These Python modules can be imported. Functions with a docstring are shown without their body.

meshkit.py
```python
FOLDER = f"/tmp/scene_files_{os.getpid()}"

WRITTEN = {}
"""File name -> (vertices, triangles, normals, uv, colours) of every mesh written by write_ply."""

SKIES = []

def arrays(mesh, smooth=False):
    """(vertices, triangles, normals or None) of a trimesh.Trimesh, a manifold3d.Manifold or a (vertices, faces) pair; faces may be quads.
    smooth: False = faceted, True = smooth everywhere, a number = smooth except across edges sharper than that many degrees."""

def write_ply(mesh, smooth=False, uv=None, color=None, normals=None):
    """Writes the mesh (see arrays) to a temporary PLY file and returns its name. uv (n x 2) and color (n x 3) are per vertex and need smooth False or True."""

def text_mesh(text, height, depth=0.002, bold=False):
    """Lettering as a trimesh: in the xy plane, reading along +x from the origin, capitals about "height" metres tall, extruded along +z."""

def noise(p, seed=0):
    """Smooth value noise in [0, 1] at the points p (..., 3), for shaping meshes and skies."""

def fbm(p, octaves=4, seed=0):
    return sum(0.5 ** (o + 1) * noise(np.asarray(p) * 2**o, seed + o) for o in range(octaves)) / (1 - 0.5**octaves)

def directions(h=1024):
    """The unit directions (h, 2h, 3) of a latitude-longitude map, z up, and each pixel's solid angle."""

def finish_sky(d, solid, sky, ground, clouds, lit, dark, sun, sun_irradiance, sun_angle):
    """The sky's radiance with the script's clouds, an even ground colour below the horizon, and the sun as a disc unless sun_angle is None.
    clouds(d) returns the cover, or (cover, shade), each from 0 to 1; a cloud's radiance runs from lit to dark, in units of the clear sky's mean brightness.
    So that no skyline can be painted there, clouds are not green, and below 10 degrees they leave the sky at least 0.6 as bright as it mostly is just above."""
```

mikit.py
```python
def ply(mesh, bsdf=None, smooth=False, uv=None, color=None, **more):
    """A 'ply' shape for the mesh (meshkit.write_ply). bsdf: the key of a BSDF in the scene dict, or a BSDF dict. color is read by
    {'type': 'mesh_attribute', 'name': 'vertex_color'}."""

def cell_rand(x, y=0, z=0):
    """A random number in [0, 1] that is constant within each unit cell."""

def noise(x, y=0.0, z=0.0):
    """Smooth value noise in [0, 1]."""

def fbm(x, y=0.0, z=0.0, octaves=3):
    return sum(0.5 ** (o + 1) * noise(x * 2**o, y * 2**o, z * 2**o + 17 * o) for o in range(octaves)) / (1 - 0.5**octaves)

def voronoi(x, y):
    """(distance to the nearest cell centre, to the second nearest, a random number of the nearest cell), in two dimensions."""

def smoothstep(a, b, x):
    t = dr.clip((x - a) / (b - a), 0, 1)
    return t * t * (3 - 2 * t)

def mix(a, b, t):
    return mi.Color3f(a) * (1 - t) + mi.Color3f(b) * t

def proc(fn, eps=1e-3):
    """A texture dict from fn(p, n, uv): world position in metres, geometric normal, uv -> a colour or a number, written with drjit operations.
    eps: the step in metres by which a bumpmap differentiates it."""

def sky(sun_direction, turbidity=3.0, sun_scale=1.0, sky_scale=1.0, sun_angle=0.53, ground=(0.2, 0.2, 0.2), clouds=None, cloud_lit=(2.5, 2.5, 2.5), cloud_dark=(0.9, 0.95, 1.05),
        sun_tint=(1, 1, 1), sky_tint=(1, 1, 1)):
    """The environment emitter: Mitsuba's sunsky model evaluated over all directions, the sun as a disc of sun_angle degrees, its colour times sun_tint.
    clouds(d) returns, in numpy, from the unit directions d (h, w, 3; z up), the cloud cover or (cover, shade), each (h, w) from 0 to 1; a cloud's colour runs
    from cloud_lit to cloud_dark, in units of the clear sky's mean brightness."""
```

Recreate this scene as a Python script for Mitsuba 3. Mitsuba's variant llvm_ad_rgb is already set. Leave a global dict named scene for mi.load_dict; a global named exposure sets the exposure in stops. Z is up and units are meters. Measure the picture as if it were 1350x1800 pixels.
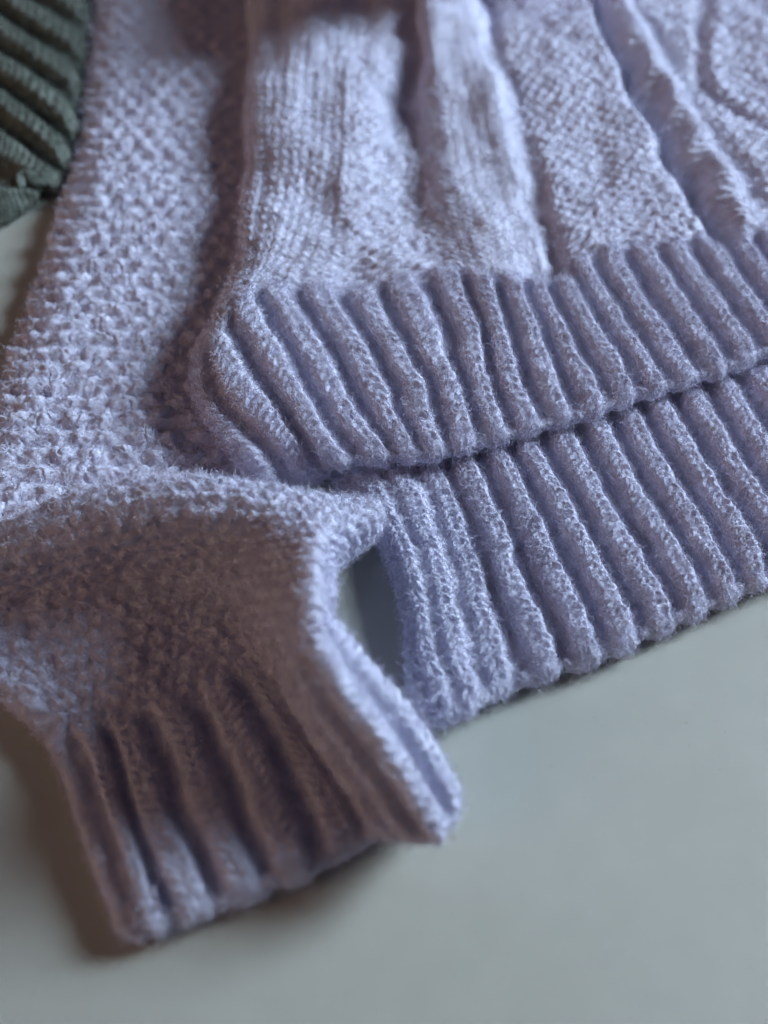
import math
import numpy as np
import drjit as dr
import mitsuba as mi
import mikit, meshkit
from mikit import noise as tnoise, fbm as tfbm, proc, mix, smoothstep
from scipy.interpolate import CubicSpline

T = mi.ScalarTransform4f
scene, labels = {}, {}
MM = 1e-3

# ---------------------------------------------------------------- camera, lights, exposure
PITCH, DIST, FOC = math.radians(50), 0.28, 2077.0          # focal length in pixels of a 1350 wide picture
FWD = np.array([0, math.cos(PITCH), -math.sin(PITCH)])
UP = np.array([0, math.sin(PITCH), math.cos(PITCH)])
RIGHT = np.array([1.0, 0, 0])
EYE = -DIST * FWD
scene['camera'] = {
    'type': 'thinlens', 'fov': 2 * math.degrees(math.atan(675 / FOC)), 'fov_axis': 'x',
    'aperture_radius': 2.5 * MM, 'focus_distance': 0.272, 'near_clip': 0.02, 'far_clip': 20.0,
    'to_world': T().look_at(origin=EYE.tolist(), target=[0, 0, 0], up=[0, 0, 1])}
exposure = 0.13


def lamp(key, az, el, dist, half_w, half_h, rgb):
    d = np.array([math.cos(math.radians(el)) * math.sin(math.radians(az)), math.cos(math.radians(el)) * math.cos(math.radians(az)), math.sin(math.radians(el))])
    scene[key] = {'type': 'rectangle', 'to_world': T().look_at(origin=(d * dist).tolist(), target=[0, 0, 0], up=[0, 0, 1]) @ T().scale([half_w, half_h, 1]),
                  'bsdf': {'type': 'diffuse', 'reflectance': {'type': 'rgb', 'value': 0.5}},
                  'emitter': {'type': 'area', 'radiance': {'type': 'rgb', 'value': rgb}}}


# azimuth is measured clockwise from +y (the way the camera looks)
lamp('window', 68, 26, 1.6, 0.26, 0.26, [38.0, 47.5, 56.0])
lamp('room_lamp', 240, 25, 1.7, 0.55, 0.55, [1.35, 0.76, 0.385])
scene['room_light'] = {'type': 'constant', 'radiance': {'type': 'rgb', 'value': [0.023, 0.022, 0.036]}}
labels['window'] = {'label': 'pale daylight window to the right of the table', 'category': 'window'}
labels['room_lamp'] = {'label': 'warm room lamp behind the left of the camera', 'category': 'lamp'}


def at(px, py, z):
    """The point at height z (mm) that the photograph's pixel (px, py) looks at."""
    d = FWD + (px - 675) / FOC * RIGHT - (py - 900) / FOC * UP
    return EYE + d * ((z * MM - EYE[2]) / d[2])


# ---------------------------------------------------------------- materials
def wool(key, rgb, dark):
    def colour(p, n, uv):
        a = tfbm(p.x * 420, p.y * 420, p.z * 420, 3)
        b = tnoise(p.x * 2300, p.y * 2300, p.z * 2300)
        return mix(dark, rgb, smoothstep(0.2, 0.75, a * 0.55 + b * 0.45))
    scene[key] = {'type': 'twosided', 'bsdf': {'type': 'principled', 'base_color': proc(colour), 'roughness': 0.95, 'specular': 0.15, 'sheen': 0.5, 'sheen_tint': 0.4}}


wool('lilac_wool', [0.56, 0.55, 0.67], [0.36, 0.35, 0.45])
wool('green_wool', [0.165, 0.185, 0.165], [0.045, 0.052, 0.042])


def fibre(key, a, b):
    scene[key] = {'type': 'twosided', 'bsdf': {'type': 'diffuse', 'reflectance': proc(
        lambda p, n, uv: mix(a, b, smoothstep(0.25, 0.75, tnoise(p.x * 1300, p.y * 1300, p.z * 1300))))}}


fibre('lilac_fibre', [0.49, 0.478, 0.595], [0.655, 0.64, 0.76])
fibre('green_fibre', [0.07, 0.08, 0.065], [0.27, 0.30, 0.275])


def table_colour(p, n, uv):
    a = 0.6 * tfbm(p.x * 14, p.y * 14 + p.x * 9, 1.0, 3) + 0.4 * tfbm(p.x * 160, p.y * 160, 4.0, 3)
    d = smoothstep(0.955, 0.985, tnoise(p.x * 1500, p.y * 1500, 8.0)) * smoothstep(0.45, 0.75, tnoise(p.x * 90, p.y * 90, 6.0))
    return mix(mix([0.385, 0.385, 0.345], [0.445, 0.445, 0.40], a), [0.22, 0.20, 0.17], d * 0.5)


scene['table_paint'] = {'type': 'twosided', 'bsdf': {'type': 'principled', 'base_color': proc(table_colour),
                        'roughness': proc(lambda p, n, uv: 0.30 + 0.16 * tfbm(p.x * 35, p.y * 35, 2.0, 3)), 'specular': 0.5}}


# ---------------------------------------------------------------- helpers: sheets of knitted fabric
def sheet(K, us, nu, step, coarse=None, row=0):
    """A smooth surface through the control points K[column][row]: points, u (rib number), v (mm), the v of every row."""
    K = np.asarray(K, float)
    chord = np.linalg.norm(np.diff(K, axis=1), axis=2).mean(0) / MM
    vk = np.r_[0, np.cumsum(chord)]
    V = np.arange(0, vk[-1], step) if coarse is None else np.r_[np.arange(0, vk[row] + 3, step), np.arange(vk[row] + 3 + coarse, vk[-1], coarse)]
    U = np.linspace(us[0], us[-1], nu)
    P = CubicSpline(us, CubicSpline(vk, K, axis=1, bc_type='natural')(V), axis=0, bc_type='natural')(U)
    return P, U, V, vk


def normals(P):
    n = np.cross(np.gradient(P, axis=0), np.gradient(P, axis=1))
    n /= np.linalg.norm(n, axis=2, keepdims=True) + 1e-12
    return n


def curl(P, U, V, side, radius, back, step, unit, sign=1):
    """Turns the edge of a sheet under: a half round of this radius (mm), then back (mm) below the sheet. unit: u per mm."""
    N = normals(P) * sign
    if side in ('v0', 'v1'):
        e, o, n = (P[:, 0], P[:, 0] - P[:, 2], N[:, 1]) if side == 'v0' else (P[:, -1], P[:, -1] - P[:, -3], N[:, -2])
    else:
        e, o, n = (P[0], P[0] - P[2], N[1]) if side == 'u0' else (P[-1], P[-1] - P[-3], N[-2])
    o = o / np.linalg.norm(o, axis=1, keepdims=True)
    arcs = np.arange(step, math.pi * radius + back, step)
    rows = []
    for s in arcs:
        th = min(s / radius, math.pi)
        rows.append(e + MM * (o * (radius * math.sin(th) - max(0, s - math.pi * radius)) - n * radius * (1 - math.cos(th))))
    R = np.array(rows)
    if side == 'v0':
        return np.concatenate([R[::-1].transpose(1, 0, 2), P], 1), U, np.r_[V[0] - arcs[::-1], V]
    if side == 'v1':
        return np.concatenate([P, R.transpose(1, 0, 2)], 1), U, np.r_[V, V[-1] + arcs]
    if side == 'u0':
        return np.concatenate([R[::-1], P], 0), np.r_[U[0] - arcs[::-1] * unit, U], V
    return np.concatenate([P, R], 0), np.r_[U, U[-1] + arcs * unit], V


def ss(a, b, x):
    t = np.clip((x - a) / (b - a), 0, 1)
    return t * t * (3 - 2 * t)


def nz(P, scale, seed, octaves=2):
    return meshkit.fbm(P / MM * scale, octaves, seed) - 0.5


def ribs(u, v, depth, pitch=2.3):
    """Height (mm) of rounded ribs (whole u at the crest), each a column of V stitches; s runs across the rib."""
    s = u - np.round(u)
    c = 0.5 + 0.5 * np.cos(2 * math.pi * s)
    body = 0.78 * ss(0.04, 0.72, c) + 0.22 * c
    a = np.abs(s)
    st = (0.5 + 0.5 * np.cos(2 * math.pi * (v / pitch + 1.6 * a))) ** 0.7
    crease = np.exp(-(s / 0.05) ** 2)
    return depth * body + (0.55 * st - 0.22 * crease) * np.clip(body * 1.6, 0.2, 1)


def stockinette(u, v, wales=2.0, pitch=2.7, amp=0.8):
    w = u * wales
    s = w - np.round(w)
    a = np.abs(s)
    st = (0.5 + 0.5 * np.cos(2 * math.pi * (v / pitch + 0.95 * a))) ** 0.6
    return amp * (0.55 * st + 0.55 * np.cos(math.pi * s) ** 2 - 0.25 * np.exp(-(s / 0.09) ** 2))


def purl(u, v, P, pitch=3.4, amp=1.1, seed=60):
    """Rows of purl bumps, pulled out of line, with curly gaps between them."""
    u = u + 0.30 * nz(P, 0.18, seed) + 0.20 * nz(P, 0.5, seed + 1)
    v = v + 1.8 * nz(P, 0.16, seed + 2) + 1.2 * nz(P, 0.42, seed + 3)
    r = v / pitch
    row = (0.5 + 0.5 * np.cos(2 * math.pi * r)) ** 0.6
    bump = 0.5 + 0.5 * np.cos(2 * math.pi * (u + 0.5 * np.mod(np.round(r), 2)))
    gap = 1 - ss(0.0, 0.16, np.abs(nz(P, 0.42, seed + 4, 1)))
    return amp * (0.60 * row * (0.6 + 0.4 * bump) + 0.12 * bump + 0.7 * meshkit.fbm(P / MM * 0.35, 2, seed + 5) - 0.22 * gap)


def displaced(P, H, floor=0.25, sign=1, rough=1.0):
    N = normals(P) * sign
    Q = P + N * (H * MM)[..., None]
    Q += N * (MM * rough * (0.55 * nz(P, 0.45, 2, 1) + 0.50 * nz(P, 0.95, 3) + 0.40 * nz(P, 2.0, 7)))[..., None]
    Q[..., 2] = np.maximum(Q[..., 2], floor * MM)
    return Q


def add_grid(key, Q, N, i0, i1, j0, j1, bsdf, sign=1, every=1):
    """The part of a displaced sheet between these grid lines as one mesh, its normals taken from the whole sheet."""
    I = np.r_[np.arange(i0, i1, every), i1]
    q, n = Q[I, j0:j1 + 1], N[I, j0:j1 + 1]
    a, b = q.shape[:2]
    if a < 2 or b < 2:
        return
    idx = np.arange(a * b).reshape(a, b)
    f = np.stack([idx[:-1, :-1], idx[1:, :-1], idx[1:, 1:], idx[:-1, 1:]], -1).reshape(-1, 4)
    f = np.vstack([f[:, [0, 1, 2]], f[:, [0, 2, 3]]])
    if sign < 0:
        f = f[:, ::-1]
    path = meshkit.write_ply((q.reshape(-1, 3), f), False, normals=n.reshape(-1, 3))
    scene[key] = {'type': 'ply', 'filename': path, 'face_normals': False, 'bsdf': {'type': 'ref', 'id': bsdf}}


def numbered(base):
    if base not in scene:
        return base
    k = 1
    while f'{base}_{k:03d}' in scene:
        k += 1
    return f'{base}_{k:03d}'


def cuts(U, values):
    return [int(np.argmin(np.abs(U - x))) for x in values]


def fuzz(key, Q, N, weight, count, bsdf, seed, length=(1.2, 3.2), width=0.10, lift=0.42, seg=3):
    """Short curled fibres standing out of the yarn, each a narrow ribbon of three pieces."""
    rng = np.random.default_rng(seed)
    w = weight.ravel() / weight.sum()
    k = rng.choice(w.size, count, p=w)
    p, n = Q.reshape(-1, 3)[k], N.reshape(-1, 3)[k]
    p = p + rng.normal(0, 0.16 * MM, p.shape)
    r = rng.normal(size=(count, 3))
    d = n * lift + r * 0.55
    d /= np.linalg.norm(d, axis=1, keepdims=True)
    bend = rng.normal(size=(count, 3)) * 0.9 - n * 0.25
    L = rng.uniform(*length, count)[:, None] * MM * rng.uniform(0.5, 1, (count, 1))
    pts = [p - n * 0.15 * MM]
    for i in range(seg):
        pts.append(pts[-1] + d * L / seg)
        d = d + bend * 0.55
        d /= np.linalg.norm(d, axis=1, keepdims=True)
    c = np.stack(pts, 1)
    t = np.gradient(c, axis=1)
    side = np.cross(t, rng.normal(size=(count, 1, 3)))
    side /= np.linalg.norm(side, axis=2, keepdims=True) + 1e-12
    taper = np.linspace(1.0, 0.35, seg + 1)[None, :, None]
    side *= taper * width * MM / 2
    v = np.stack([c - side, c + side], 2).reshape(-1, 3)
    m = 2 * (seg + 1)
    quad = np.array([[2 * i, 2 * i + 1, 2 * i + 3, 2 * i + 2] for i in range(seg)])
    f = (np.arange(count)[:, None, None] * m + quad[None]).reshape(-1, 4)
    v[:, 2] = np.maximum(v[:, 2], 0.05 * MM)
    scene[key] = mikit.ply((v, f), bsdf, smooth=False)
    labels[key] = {'kind': 'stuff'}


def area(Q):
    return np.linalg.norm(np.cross(np.gradient(Q, axis=0), np.gradient(Q, axis=1)), axis=2)


def crest(u):
    return 0.30 + 0.70 * (0.5 + 0.5 * np.cos(2 * math.pi * u))


def facing(Q, N):
    """1 on the upper side and the edges of a sheet within and around the photograph, near 0 on what lies underneath or far outside."""
    d = Q - EYE
    z = d @ FWD
    x, y = 675 + FOC * (d @ RIGHT) / z, 900 - FOC * (d @ UP) / z
    inside = (x > -110) & (x < 1460) & (y > -110) & (y < 1910)
    return np.where(inside & (N[..., 2] > -0.45), 1.0, 0.02)


# ---------------------------------------------------------------- the setting
def tabletop():
    x0, x1, y0, y1, t, r = -0.75, 0.75, -0.45, 0.75, 0.025, 0.004
    import trimesh
    from shapely.geometry import box as sbox
    parts = []
    poly = sbox(x0 + r, y0 + r, x1 - r, y1 - r)
    rings = []
    for k in range(7):
        th = k / 6 * math.pi / 2
        rings.append((r * math.sin(th), -r + r * math.cos(th)))
    rings.append((r, -t))
    verts, faces, nring = [], [], None
    for off, z in rings:
        xy = np.array(poly.buffer(max(off, 1e-6), quad_segs=4).exterior.coords)[:-1] if off > 1e-5 else None
        if xy is None:
            xy = np.array(poly.buffer(1e-5, quad_segs=4).exterior.coords)[:-1]
        nring = len(xy)
        verts.append(np.c_[xy, np.full(len(xy), z)])
    v = np.vstack(verts)
    for k in range(len(rings) - 1):
        for i in range(nring):
            j = (i + 1) % nring
            faces += [[k * nring + i, (k + 1) * nring + i, (k + 1) * nring + j], [k * nring + i, (k + 1) * nring + j, k * nring + j]]
    c = len(v)
    v = np.vstack([v, [[0, 0.15, 0]]])
    faces += [[c, i, (i + 1) % nring] for i in range(nring)]
    m = trimesh.Trimesh(v, np.array(faces), process=False)
    m.fix_normals()
    return m


scene['tabletop'] = mikit.ply(tabletop(), 'table_paint', smooth=30)
labels['tabletop'] = {'kind': 'structure', 'label': 'pale glossy cream tabletop under the knitwear', 'category': 'table'}

labels['jumper'] = {'label': 'lilac chunky knit jumper with ribbed hems and folded ribbed cuff, lying on the pale tabletop', 'category': 'jumper'}

# ---------------------------------------------------------------- jumper: back hem
back_cols = [
    # left outline first, then one row per rib: points from the bottom edge up
    (-0.5, [(742, 1256), (730, 1147), (717, 1050), (688, 965), (655, 905), (605, 838), (570, 770)], 4.6),
    (0, [(779, 1256), (750, 1142), (730, 1040), (703, 950), (675, 895), (640, 825), (600, 760)], 5.2),
    (1, [(823, 1237), (799, 1144), (776, 1040), (748, 945), (722, 880), (690, 815), (655, 750)], 5.4),
    (2, [(876, 1209), (854, 1123), (835, 1045), (806, 950), (782, 885), (750, 810), (712, 740)], 3.8),
    (3, [(958, 1175), (931, 1102), (900, 1030), (868, 940), (840, 875), (806, 800), (768, 730)], 3.6),
    (4, [(1032, 1151), (1005, 1086), (968, 1015), (928, 925), (898, 860), (862, 790), (822, 715)], 3.4),
    (5, [(1096, 1124), (1071, 1065), (1034, 1000), (990, 910), (958, 850), (920, 780), (880, 705)], 3.4),
    (6, [(1160, 1093), (1134, 1041), (1098, 980), (1050, 895), (1018, 832), (980, 765), (940, 690)], 3.4),
    (7, [(1221, 1066), (1194, 1013), (1155, 950), (1108, 868), (1075, 808), (1038, 740), (995, 670)], 3.4),
    (8, [(1276, 1040), (1249, 989), (1210, 925), (1160, 845), (1128, 785), (1092, 720), (1050, 650)], 3.4),
    (9, [(1330, 1017), (1305, 965), (1265, 900), (1215, 820), (1182, 760), (1146, 700), (1105, 630)], 3.4),
    (10, [(1383, 994), (1358, 942), (1320, 880), (1270, 800), (1238, 742), (1200, 680), (1160, 610)], 3.4),
    (11, [(1438, 971), (1413, 919), (1374, 857), (1326, 778), (1292, 720), (1254, 660), (1215, 590)], 3.4),
    (12, [(1491, 948), (1466, 897), (1428, 835), (1380, 756), (1346, 698), (1308, 640), (1270, 570)], 3.4),
    (13, [(1544, 925), (1519, 875), (1482, 813), (1434, 734), (1400, 676), (1362, 618), (1324, 550)], 3.4),
]
zr = [0.2, 0.4, 0.3, -0.2, -0.9, -1.5, -1.8]
K = [[at(x, y, z + dz + 0.9) for (x, y), dz in zip(pts, zr)] for u, pts, z in back_cols]
us = [c[0] for c in back_cols]
P, U, V, vk = sheet(K, us, 500, 0.24)
P, U, V = curl(P, U, V, 'v0', 1.5, 5, 0.22, 0, 1)
P, U, V = curl(P, U, V, 'u0', 1.7, 4, 0.24, 1 / 7.0, 1)
uu, vv = np.meshgrid(U, V, indexing='ij')
wu = uu + 0.26 * nz(P, 0.10, 11) + 0.12 * nz(P, 0.45, 12)
wv = vv + 1.2 * nz(P, 0.3, 13)
depth = 0.9 + 2.4 * ss(1.3, 4.2, uu)
H = ribs(wu, wv, depth) * (0.25 + 0.75 * ss(-1.2, 2.6, vv)) + 0.5 * nz(P, 0.22, 14)
H += 0.6 * (0.7 + 0.3 * np.cos(4 * math.pi * wu)) * np.exp(-((vv + 0.6) / 1.1) ** 2)
Q = displaced(P, H, sign=1, rough=1.5)
N = normals(Q)
j = int(np.argmin(np.abs(V + 0.6)))
gi = cuts(U, np.arange(0.5, 13, 1.0))
add_grid('jumper__back_hem', Q, N, 0, len(U) - 1, 0, j, 'lilac_wool')
for a, b in zip([0] + gi, gi + [len(U) - 1]):
    add_grid(numbered('jumper__back_hem__rib'), Q, N, a, b, j, len(V) - 1, 'lilac_wool')
labels['jumper__back_hem'] = {'label': 'longer back hem of the jumper lying on the table'}
labels['jumper__back_hem__rib'] = {'label': 'flat outermost rib at the side slit of the back hem'}
fuzz('jumper__back_hem__fuzz', Q, N, area(Q) * facing(Q, N) * crest(wu), 80000, 'lilac_fibre', 1, seg=2)

fuzz('jumper__back_hem__stray_yarn', Q, N, area(Q) * facing(Q, N) * (0.04 + np.exp(-(vv / 1.5) ** 2)), 2500, 'lilac_fibre', 11, (2.5, 6), 0.075, 0.5, 8)

# ---------------------------------------------------------------- jumper: front panel with its hem
# rows: hem edge, two along the ribs, rib top, then up the body and out of the picture
front_cols = [
    (-2.2, [(500, 866), (465, 826), (420, 776), (385, 700), (420, 560), (438, 400), (446, 300), (452, 200), (458, 100), (462, 0), (470, -120), (480, -300)],
     [0.5] * 12),
    (-1.6, [(474, 866), (430, 822), (385, 762), (350, 672), (402, 545), (427, 400), (438, 300), (443, 200), (447, 100), (450, 0), (455, -120), (465, -300)],
     [1.5, 2.5, 4, 6, 7.5, 7.5, 7, 7, 7, 7, 6.0, 10.0]),
    (-1, [(487, 863), (450, 822), (408, 766), (362, 650), (412, 528), (436, 400), (447, 300), (453, 200), (458, 100), (462, 0), (468, -120), (480, -300)],
     [3, 6.5, 9, 12, 13.5, 13, 12.5, 12, 12, 13, 14.0, 26.0]),
    (0, [(554, 834), (507, 784), (455, 722), (385, 612), (430, 515), (452, 400), (466, 300), (474, 200), (480, 100), (486, 0), (494, -120), (510, -300)],
     [5, 9, 12.5, 15, 15.5, 15, 14, 14, 14, 15, 18.0, 36.0]),
    (1, [(588, 811), (540, 742), (490, 652), (428, 536), (458, 480), (485, 400), (505, 300), (515, 200), (522, 100), (528, 0), (536, -120), (550, -300)],
     [6.8, 9.6, 12.2, 13.8, 14, 13.6, 13, 13, 13.4, 14.4, 21.0, 45.0]),
    (2, [(658, 800), (605, 725), (545, 622), (485, 520), (505, 465), (528, 400), (548, 300), (556, 200), (562, 100), (567, 0), (575, -120), (590, -300)],
     [7.4, 9, 11, 12.4, 12.8, 12.8, 12.8, 13, 13.4, 14.2, 22.0, 50.0]),
    (3, [(712, 795), (657, 696), (612, 605), (556, 518), (568, 465), (582, 400), (594, 300), (600, 200), (606, 100), (612, 0), (620, -120), (635, -300)],
     [7.6, 8.8, 10.2, 11.2, 11.6, 11.0, 11.8, 12.6, 13.2, 14.0, 24.0, 55.0]),
    (4, [(761, 791), (733, 709), (692, 620), (636, 520), (638, 460), (640, 400), (640, 300), (640, 200), (648, 100), (656, 0), (664, -120), (680, -300)],
     [7.6, 8.6, 9.4, 9.8, 10.2, 10.4, 11.0, 12.4, 13.2, 14, 25, 58]),
    (5, [(817, 777), (789, 695), (752, 604), (706, 508), (702, 455), (697, 400), (692, 300), (690, 200), (695, 100), (700, 0), (708, -120), (724, -300)],
     [7.6, 8.6, 9.4, 9.8, 9.4, 8.4, 7.8, 8.2, 10.5, 13.0, 22.7, 61.7]),
    (6, [(873, 761), (847, 679), (822, 585), (788, 492), (772, 440), (757, 390), (738, 300), (732, 200), (738, 100), (738, 0), (746, -120), (764, -300)],
     [7.6, 8.6, 9.4, 9.8, 9.2, 8.4, 7.4, 7.2, 9.0, 12.0, 24.8, 64.6]),
    (7, [(931, 747), (900, 679), (872, 595), (846, 500), (826, 440), (808, 380), (785, 300), (768, 200), (757, 100), (752, 0), (762, -120), (790, -300)],
     [7.6, 8.6, 9.6, 11.0, 11.6, 12.2, 12.6, 12.8, 13.4, 14.8, 27.7, 67.4]),
    (8, [(986, 731), (957, 674), (930, 596), (898, 502), (880, 440), (860, 370), (838, 300), (818, 200), (795, 100), (780, 0), (788, -120), (820, -300)],
     [7.6, 8.6, 9.6, 11.2, 12.2, 13.0, 13.6, 13.8, 14.2, 15.2, 32.1, 70.4]),
    (9, [(1042, 718), (1006, 644), (975, 580), (940, 502), (925, 440), (908, 370), (888, 300), (868, 200), (838, 100), (816, 0), (822, -120), (856, -300)],
     [7.6, 8.6, 9.4, 10.2, 11.4, 12.2, 12.8, 13.0, 13.2, 13.4, 35.7, 72.5]),
    (10, [(1100, 694), (1072, 643), (1030, 578), (985, 500), (965, 440), (950, 370), (930, 300), (905, 200), (872, 100), (848, 0), (855, -120), (890, -300)],
     [7.6, 8.6, 9.4, 9.8, 10.0, 11.2, 11.6, 12.0, 12.2, 12.0, 37.9, 72.5]),
    (11, [(1154, 679), (1116, 628), (1072, 560), (1022, 474), (1006, 420), (988, 360), (968, 290), (940, 195), (908, 98), (882, 0), (888, -120), (925, -300)],
     [7.6, 8.6, 9.4, 9.8, 10.2, 11.2, 11.6, 12.0, 12.2, 12.0, 37.9, 70.4]),
    (12, [(1203, 662), (1166, 611), (1124, 548), (1072, 460), (1052, 405), (1032, 345), (1010, 280), (980, 190), (945, 95), (918, 0), (924, -120), (960, -300)],
     [7.6, 8.6, 9.4, 9.8, 10.2, 11.2, 11.6, 12.0, 12.2, 12.0, 32.8, 64.6]),
    (13, [(1259, 646), (1226, 597), (1184, 535), (1130, 452), (1106, 395), (1082, 335), (1056, 270), (1022, 185), (984, 92), (955, 0), (962, -120), (1000, -300)],
     [7.6, 8.6, 9.4, 9.8, 10.2, 11.2, 11.6, 12.0, 12.2, 12.0, 24.1, 48.7]),
    (14, [(1309, 627), (1278, 583), (1238, 525), (1188, 445), (1160, 388), (1132, 328), (1102, 262), (1064, 180), (1022, 90), (992, 0), (1000, -120), (1040, -300)],
     [7.6, 8.6, 9.4, 9.8, 10.2, 11.2, 11.6, 12.0, 12.2, 12.0, 16.2, 25.6]),
    (15, [(1365, 605), (1330, 565), (1292, 512), (1244, 438), (1212, 380), (1180, 320), (1146, 255), (1104, 175), (1060, 88), (1028, 0), (1038, -120), (1080, -300)],
     [7.6, 8.6, 9.4, 9.8, 10.2, 11.2, 11.6, 12, 12.2, 12, 13, 14]),
    (16, [(1417, 583), (1384, 547), (1344, 500), (1298, 432), (1264, 373), (1230, 312), (1192, 248), (1146, 170), (1100, 85), (1066, 0), (1076, -120), (1120, -300)],
     [7.6, 8.6, 9.4, 9.8, 10.2, 10.6, 11, 11.2, 11.4, 12, 13, 14]),
    (17, [(1471, 563), (1436, 531), (1396, 488), (1352, 425), (1318, 366), (1282, 305), (1242, 242), (1192, 165), (1144, 82), (1108, 0), (1118, -120), (1160, -300)],
     [7.6, 8.6, 9.4, 9.8, 10.2, 10.6, 11, 11.2, 11.4, 12, 13, 14]),
    (18, [(1525, 543), (1490, 514), (1450, 476), (1406, 418), (1372, 360), (1336, 298), (1294, 236), (1240, 160), (1190, 80), (1152, 0), (1162, -120), (1204, -300)],
     [7.6, 8.6, 9.4, 9.8, 10.2, 10.6, 11, 11.2, 11.4, 12, 13, 14]),
    (19, [(1579, 523), (1544, 497), (1504, 464), (1460, 410), (1426, 353), (1390, 291), (1346, 230), (1290, 155), (1238, 78), (1198, 0), (1208, -120), (1250, -300)],
     [7.6, 8.6, 9.4, 9.8, 10.2, 10.6, 11, 11.2, 11.4, 12, 13, 14]),
    (21, [(1687, 483), (1652, 463), (1612, 440), (1568, 394), (1534, 339), (1498, 277), (1452, 218), (1392, 145), (1336, 74), (1292, 0), (1304, -120), (1346, -300)],
     [7.6, 8.6, 9.4, 9.8, 10.2, 10.6, 11, 11.2, 11.4, 12, 13, 14]),
    (23, [(1795, 443), (1760, 429), (1720, 416), (1676, 378), (1642, 325), (1606, 263), (1558, 206), (1496, 135), (1436, 70), (1390, 0), (1404, -120), (1450, -300)],
     [7.6, 8.6, 9.4, 9.8, 10.2, 10.6, 11, 11.2, 11.4, 12, 13, 14]),
]
K = [[at(x, y, z + (2.6 if u >= 1 else 0.6 if u == 0 else 0)) for (x, y), z in zip(pts, zs)] for u, pts, zs in front_cols]
us = [c[0] for c in front_cols]
P, U, V, vk = sheet(K, us, 680, 0.23, 0.46, 3)
P, U, V = curl(P, U, V, 'v0', 1.5, 5, 0.24, 0, 1)
uu, vv = np.meshgrid(U, V, indexing='ij')
top = vk[3]
wu = uu + 0.30 * nz(P, 0.10, 21) + 0.13 * nz(P, 0.45, 22)
wv = vv + 1.2 * nz(P, 0.3, 23)
tj = vk[3] + 1.0 + 3.5 * nz(P, 0.12, 24)
ws = uu + 0.45 * nz(P, 0.08, 21)
up = ss(-4.0, 4.0, vv - tj)                            # 0 in the hem, 1 in the body
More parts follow.
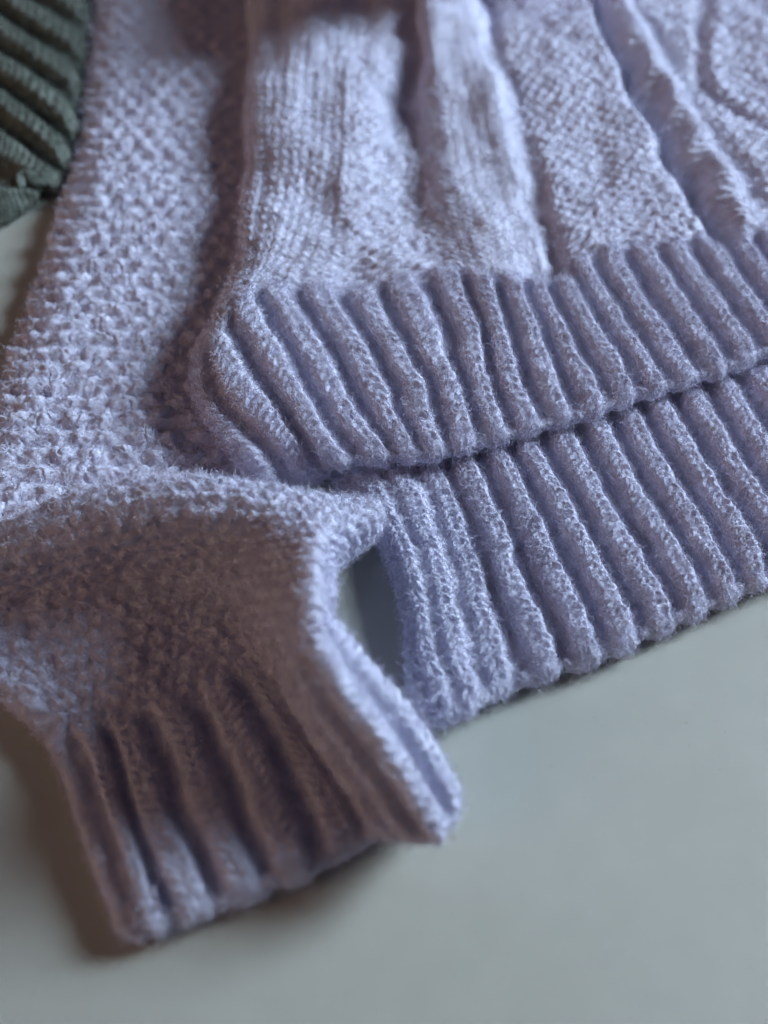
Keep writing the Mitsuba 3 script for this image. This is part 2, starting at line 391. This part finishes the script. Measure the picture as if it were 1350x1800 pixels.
hem = ribs(wu, wv, 2.8) * (0.25 + 0.75 * ss(-1.2, 2.6, vv))
hem += 0.6 * (0.7 + 0.3 * np.cos(4 * math.pi * wu)) * np.exp(-((vv + 0.6) / 1.1) ** 2)
# body: plain columns, a sunken moss panel, a plain panel, a moss panel, a rope cable, a moss panel with a raised lattice line
def band(a, b, soft=0.40):
    w = ws + 0.8 * nz(P, 0.05, 20, 1)
    return ss(a - soft, a + soft, w) * (1 - ss(b - soft, b + soft, w))
su, sv = wu + 0.10 * nz(P, 0.45, 26), wv + 2.0 * nz(P, 0.4, 27)
plain = stockinette(su, sv, 2.5, 3.2, 1.0)
fine = stockinette(su, sv, 2.5, 3.2, 0.40)
moss = purl(wu * 1.8, wv, P, 3.0, 1.35)
body = band(-4, 3.4) * (plain + 1.2) + band(3.4, 6.3) * moss + band(6.3, 9.6) * (fine + 1.3) + band(10.4, 15.2) * (moss + 1.0)
L, x = 24.0, (ws - 16.2)
ph = 2 * math.pi * vv / L + 1.0
rope = 3.3 * np.exp(-((x - 0.38) / 0.48) ** 2) + 3.2 * (0.5 + 0.5 * np.cos(ph - 1.8 * x)) ** 1.3 * np.exp(-((x + 0.20) / 0.50) ** 2)
rope += 0.35 * np.cos(2 * math.pi * (sv / 3.2 + x * 0.9))
trough = -3.8 * np.exp(-((ws - 15.35) / 0.45) ** 2)
body += band(15.0, 17.2, 0.30) * (rope + trough) + band(17.2, 40) * (moss + 1.2)
zig = 18.0 + np.where(vv > vk[7], 2.2 * (vv - vk[7]) / (vk[9] - vk[7]), 2.0 * (vk[7] - vv) / (vk[7] - vk[5]))
body += (1.2 * np.exp(-((ws - zig - 0.3) / 0.36) ** 2) - 1.1 * np.exp(-((ws - zig + 0.25) / 0.25) ** 2)) * (uu > 17.3)
body += -1.2 * np.exp(-((ws - 10.3) / 0.34) ** 2)
crumple = meshkit.fbm(np.stack([ws * 0.55, vv * 0.022, 0 * vv], -1), 3, 63) - 0.5
body += 5.2 * crumple * (1 - 0.6 * ss(9, 12, uu))
H = hem * (1 - up) + body * up + 0.7 * nz(P, 0.2, 25) + up * (4.5 * nz(P, 0.05, 28) + 2.0 * nz(P, 0.11, 29))
Q = displaced(P, H, sign=1, rough=1.5 - 0.5 * up - 0.5 * band(6.3, 9.6) * up)
N = normals(Q)
j = int(np.argmin(np.abs(V + 0.6)))
jt = int(np.argmin(np.abs(V - top)))
add_grid('jumper__front_hem', Q, N, 0, len(U) - 1, 0, j, 'lilac_wool')
labels['jumper__front_hem'] = {'label': 'shorter front hem of the jumper lying over the back hem'}
gi = cuts(U, np.arange(-0.5, 22, 1.0))
for a, b in zip([0] + gi, gi + [len(U) - 1]):
    add_grid(numbered('jumper__front_hem__rib'), Q, N, a, b, j, jt, 'lilac_wool')
pi_ = cuts(U, [3.4, 6.3, 10.0, 15.2, 17.2])
for name, a, b in zip(['plain_panel', 'moss_panel', 'plain_panel', 'moss_panel', 'rope_cable', 'moss_panel'], [0] + pi_, pi_ + [len(U) - 1]):
    add_grid(numbered('jumper__front__' + name), Q, N, a, b, jt, len(V) - 1, 'lilac_wool', 1, 2)
fuzz('jumper__front_hem__fuzz', Q, N, area(Q) * facing(Q, N) * crest(wu) * (vv < top + 4), 95000, 'lilac_fibre', 2, seg=2)
fuzz('jumper__front_hem__stray_yarn', Q, N, area(Q) * facing(Q, N) * (vv < top) * (0.04 + np.exp(-(vv / 1.5) ** 2)), 2800, 'lilac_fibre', 12, (2.5, 6), 0.075, 0.5, 8)
fuzz('jumper__front__fuzz', Q, N, area(Q) * facing(Q, N) * (vv > top), 60000, 'lilac_fibre', 3, (1.4, 3.4), width=0.14, seg=2)

# ---------------------------------------------------------------- jumper: sleeve lying to the left
rows_y = [-260, -100, 0, 150, 300, 450, 600, 750, 900, 1010]
left_x = [182, 172, 166, 150, 134, 90, 40, -28, -95, -130]
right_x = [560, 545, 540, 530, 520, 512, 505, 500, 505, 515]
fr = [0, 0.06, 0.18, 0.35, 0.55, 0.75, 0.9, 1.0]
hz = [3.0, 6.0, 6.8, 6.2, 4.8, 3.6, 2.6, 2.0]
K = [[at(a + (b - a) * t, y, z) for a, b, y in zip(left_x, right_x, rows_y)] for t, z in zip(fr, hz)]
us = [t * 12 for t in fr]
P, U, V, vk = sheet(K, us, 220, 0.45)
P, U, V = curl(P, U, V, 'u0', 1.2, 3, 0.3, 12 / 75, -1)
uu, vv = np.meshgrid(U, V, indexing='ij')
H = purl(uu * 0.85, vv, P, 6.0, 2.4, 30) + 0.8 * nz(P, 0.12, 35)
Q = displaced(P, H, sign=-1, rough=0.55)
N = -normals(Q)
add_grid('jumper__sleeve', Q, N, 0, len(U) - 1, 0, len(V) - 1, 'lilac_wool', -1)
labels['jumper__sleeve'] = {'label': 'flat upper length of the sleeve beside the front panel'}
fuzz('jumper__sleeve__fuzz', Q, N, area(Q) * facing(Q, N), 60000, 'lilac_fibre', 4, (1.5, 3.6), width=0.14, seg=2)

# ---------------------------------------------------------------- jumper: raised end of the sleeve with its ribbed cuff
# columns left to right; rows: ridge (two), down the near side, start of the ribs, three along the ribs to the cuff's edge
cuff_cols = [
    (0, [(-100, 990), (-91, 1026), (-80, 1070), (-5, 1175), (122, 1290), (174, 1405), (217, 1520), (256, 1626)], [8, 8, 6.5, 5.2, 5, 5, 5, 4.5]),
    (1, [(0, 950), (9, 990), (20, 1040), (90, 1150), (185, 1275), (226, 1400), (263, 1510), (293, 1608)], [15, 15, 9.5, 5.8, 5.5, 5.5, 5.5, 5]),
    (2, [(100, 903), (111, 946), (125, 1000), (180, 1120), (262, 1255), (305, 1390), (346, 1490), (386, 1578)], [21, 21, 14, 8.5, 7.5, 7, 6.5, 5]),
    (3, [(210, 870), (216, 915), (225, 970), (270, 1090), (345, 1225), (400, 1360), (440, 1465), (473, 1543)], [26, 26, 18, 10, 8.5, 8, 7, 5.5]),
    (4, [(320, 857), (326, 898), (335, 950), (370, 1060), (418, 1190), (472, 1305), (519, 1410), (558, 1508)], [29, 29, 22, 13, 10, 9, 7.5, 6]),
    (5, [(430, 868), (434, 904), (440, 950), (458, 1045), (498, 1180), (562, 1300), (617, 1395), (648, 1461)], [30, 30, 26, 20.5, 15, 11, 9, 7]),
    (6, [(540, 886), (540, 914), (542, 950), (542, 1030), (550, 1145), (590, 1240), (682, 1370), (746, 1468)], [29, 31.5, 33.5, 36, 36, 29, 20, 14]),
    (7, [(612, 897), (589, 927), (559, 965), (552, 1035), (552, 1110), (638, 1228), (728, 1353), (781, 1436)], [26, 28.5, 30.5, 32, 31.5, 25, 17.5, 14]),
    (8, [(655, 915), (623, 940), (582, 972), (575, 1040), (574, 1095), (678, 1222), (763, 1330), (799, 1408)], [22, 22.5, 23.5, 24, 23.5, 18, 13.5, 11.5]),
]
K = [[at(x, y, z) for (x, y), z in zip(pts, zs)] for u, pts, zs in cuff_cols]
for col in K:                                            # behind the ridge the sleeve goes back down to the table
    r = col[0]
    col.insert(0, r + np.array([0, 7 * MM, -0.28 * r[2]]))
    col.insert(0, r + np.array([0, 12 * MM, -0.85 * r[2]]))
K.append([p + np.array([-3 * MM, 0.5 * MM, -min(8 * MM, 0.5 * p[2])]) for p in K[-1]])   # the far side, turned under
K.append([p + np.array([-8 * MM, 1 * MM, -min(7 * MM, 0.5 * p[2])]) for p in K[-1]])
us = [0, 1, 2, 3, 4, 5, 6, 7, 8, 8.8, 9.8]
P, U, V, vk = sheet(K, us, 440, 0.24)
P, U, V = curl(P, U, V, 'v1', 2.2, 5, 0.24, 0, -1)
P, U, V = curl(P, U, V, 'u0', 2.8, 4, 0.24, 1 / 9, -1)
uu, vv = np.meshgrid(U, V, indexing='ij')
end = vk[-1]
wu = uu + 0.5 + np.clip(uu - 5, 0, 1) + 0.16 * nz(P, 0.12, 41) + 0.10 * nz(P, 0.45, 42)
wv = vv + 1.2 * nz(P, 0.3, 43)
up = ss(-2.0, 3.0, (vv - vk[6]) + 2.5 * nz(P, 0.12, 44))
cuff = ribs(wu, wv, 2.5) * (0.25 + 0.75 * ss(-1.2, 2.6, end - vv))
cuff += 0.6 * (0.7 + 0.3 * np.cos(4 * math.pi * wu)) * np.exp(-((vv - end - 0.6) / 1.1) ** 2)
pu = purl(wu * 2.6, wv, P, 2.9, 1.5, 70) + 0.6
H = cuff * up + pu * (1 - up) + 0.6 * nz(P, 0.2, 48)
Q = displaced(P, H, sign=-1, rough=1.25)
N = -normals(Q)
j = int(np.argmin(np.abs(V - end - 0.6)))
jt = int(np.argmin(np.abs(V - vk[6])))
add_grid('jumper__folded_sleeve', Q, N, 0, len(U) - 1, 0, jt, 'lilac_wool', -1)
labels['jumper__folded_sleeve'] = {'label': 'raised fold of the sleeve just above its cuff'}
add_grid('jumper__cuff', Q, N, 0, len(U) - 1, j, len(V) - 1, 'lilac_wool', -1)
labels['jumper__cuff'] = {'label': 'ribbed cuff standing half open at the end of the sleeve'}
gi = cuts(U, [1, 2, 3, 4, 5, 5.5, 6, 7, 8])
for a, b in zip([0] + gi, gi + [len(U) - 1]):
    add_grid(numbered('jumper__cuff__rib'), Q, N, a, b, jt, j, 'lilac_wool', -1)
fuzz('jumper__cuff__fuzz', Q, N, area(Q) * facing(Q, N), 85000, 'lilac_fibre', 5, seg=2)

fuzz('jumper__cuff__stray_yarn', Q, N, area(Q) * facing(Q, N) * (0.08 + np.exp(-((vv - end) / 1.5) ** 2)), 2500, 'lilac_fibre', 13, (2.5, 6), 0.075, 0.5, 8)

# ---------------------------------------------------------------- green knitwear, top left
green_cols = [
    (0, [(-120, 400), (-40, 382), (10, 362), (60, 338)], [3, 3, 3, 2.5]),
    (1, [(-120, 195), (-40, 238), (30, 285), (92, 325)], [7, 7, 6.5, 3.5]),
    (2, [(-120, 115), (-40, 162), (45, 222), (118, 290)], [9, 9, 8, 4]),
    (3, [(-120, 42), (-40, 98), (50, 160), (132, 232)], [10, 10, 9, 4.5]),
    (4, [(-120, -30), (-40, 28), (55, 100), (138, 160)], [10, 10, 9, 4.5]),
    (5, [(-120, -95), (-40, -38), (60, 40), (146, 95)], [10, 10, 9, 5]),
    (6, [(-120, -160), (-40, -105), (66, -22), (152, 35)], [10, 10, 9, 5]),
    (7, [(-120, -225), (-40, -172), (72, -85), (158, -25)], [10, 10, 9, 5]),
    (8, [(-120, -290), (-40, -238), (78, -150), (164, -85)], [10, 10, 9, 5]),
]
K = [[at(x, y, z) for (x, y), z in zip(pts, zs)] for u, pts, zs in green_cols]
P, U, V, vk = sheet(K, list(range(9)), 200, 0.5)
P, U, V = curl(P, U, V, 'v1', 1.8, 4, 0.35, 0, -1)
P, U, V = curl(P, U, V, 'u0', 1.5, 3, 0.35, 1 / 13, -1)
uu, vv = np.meshgrid(U, V, indexing='ij')
wu = uu + 0.12 * nz(P, 0.12, 51)
H = ribs(wu, vv, 4.0, 4.0) * (0.3 + 0.7 * ss(-2, 6, vk[-1] - vv)) + 0.5 * nz(P, 0.3, 52)
Q = displaced(P, H, sign=-1, rough=0.7)
N = -normals(Q)
j = int(np.argmin(np.abs(V - vk[-1] + 0.5)))
gi = cuts(U, np.arange(0.5, 8, 1.0))
for a, b in zip([0] + gi, gi + [len(U) - 1]):
    add_grid(numbered('green_knitwear__rib'), Q, N, a, b, 0, j, 'green_wool', -1)
add_grid('green_knitwear__edge', Q, N, 0, len(U) - 1, j, len(V) - 1, 'green_wool', -1)
fuzz('green_knitwear__fuzz', Q, N, area(Q) * facing(Q, N), 10000, 'green_fibre', 6, width=0.16, seg=2)
labels['green_knitwear'] = {'label': 'dark green ribbed knitwear beside the lilac sleeve on the tabletop', 'category': 'knitwear'}

# ---------------------------------------------------------------- lint shed on the tabletop
rng = np.random.default_rng(77)
spots = np.array([at(x, y, 0.2) for x, y in zip(rng.uniform(0, 1350, 70), rng.uniform(1180, 1800, 70))])
flat = np.tile([0, 0, 1.0], (len(spots), 1))
fuzz('lint', spots[:, None], flat[:, None], np.ones((len(spots), 1)), 60, 'lilac_fibre', 21, (0.5, 2.5), 0.05, 0.05, 5)
labels['lint'] = {'kind': 'stuff', 'label': 'tiny loose wool fibres scattered on the tabletop', 'category': 'lint'}
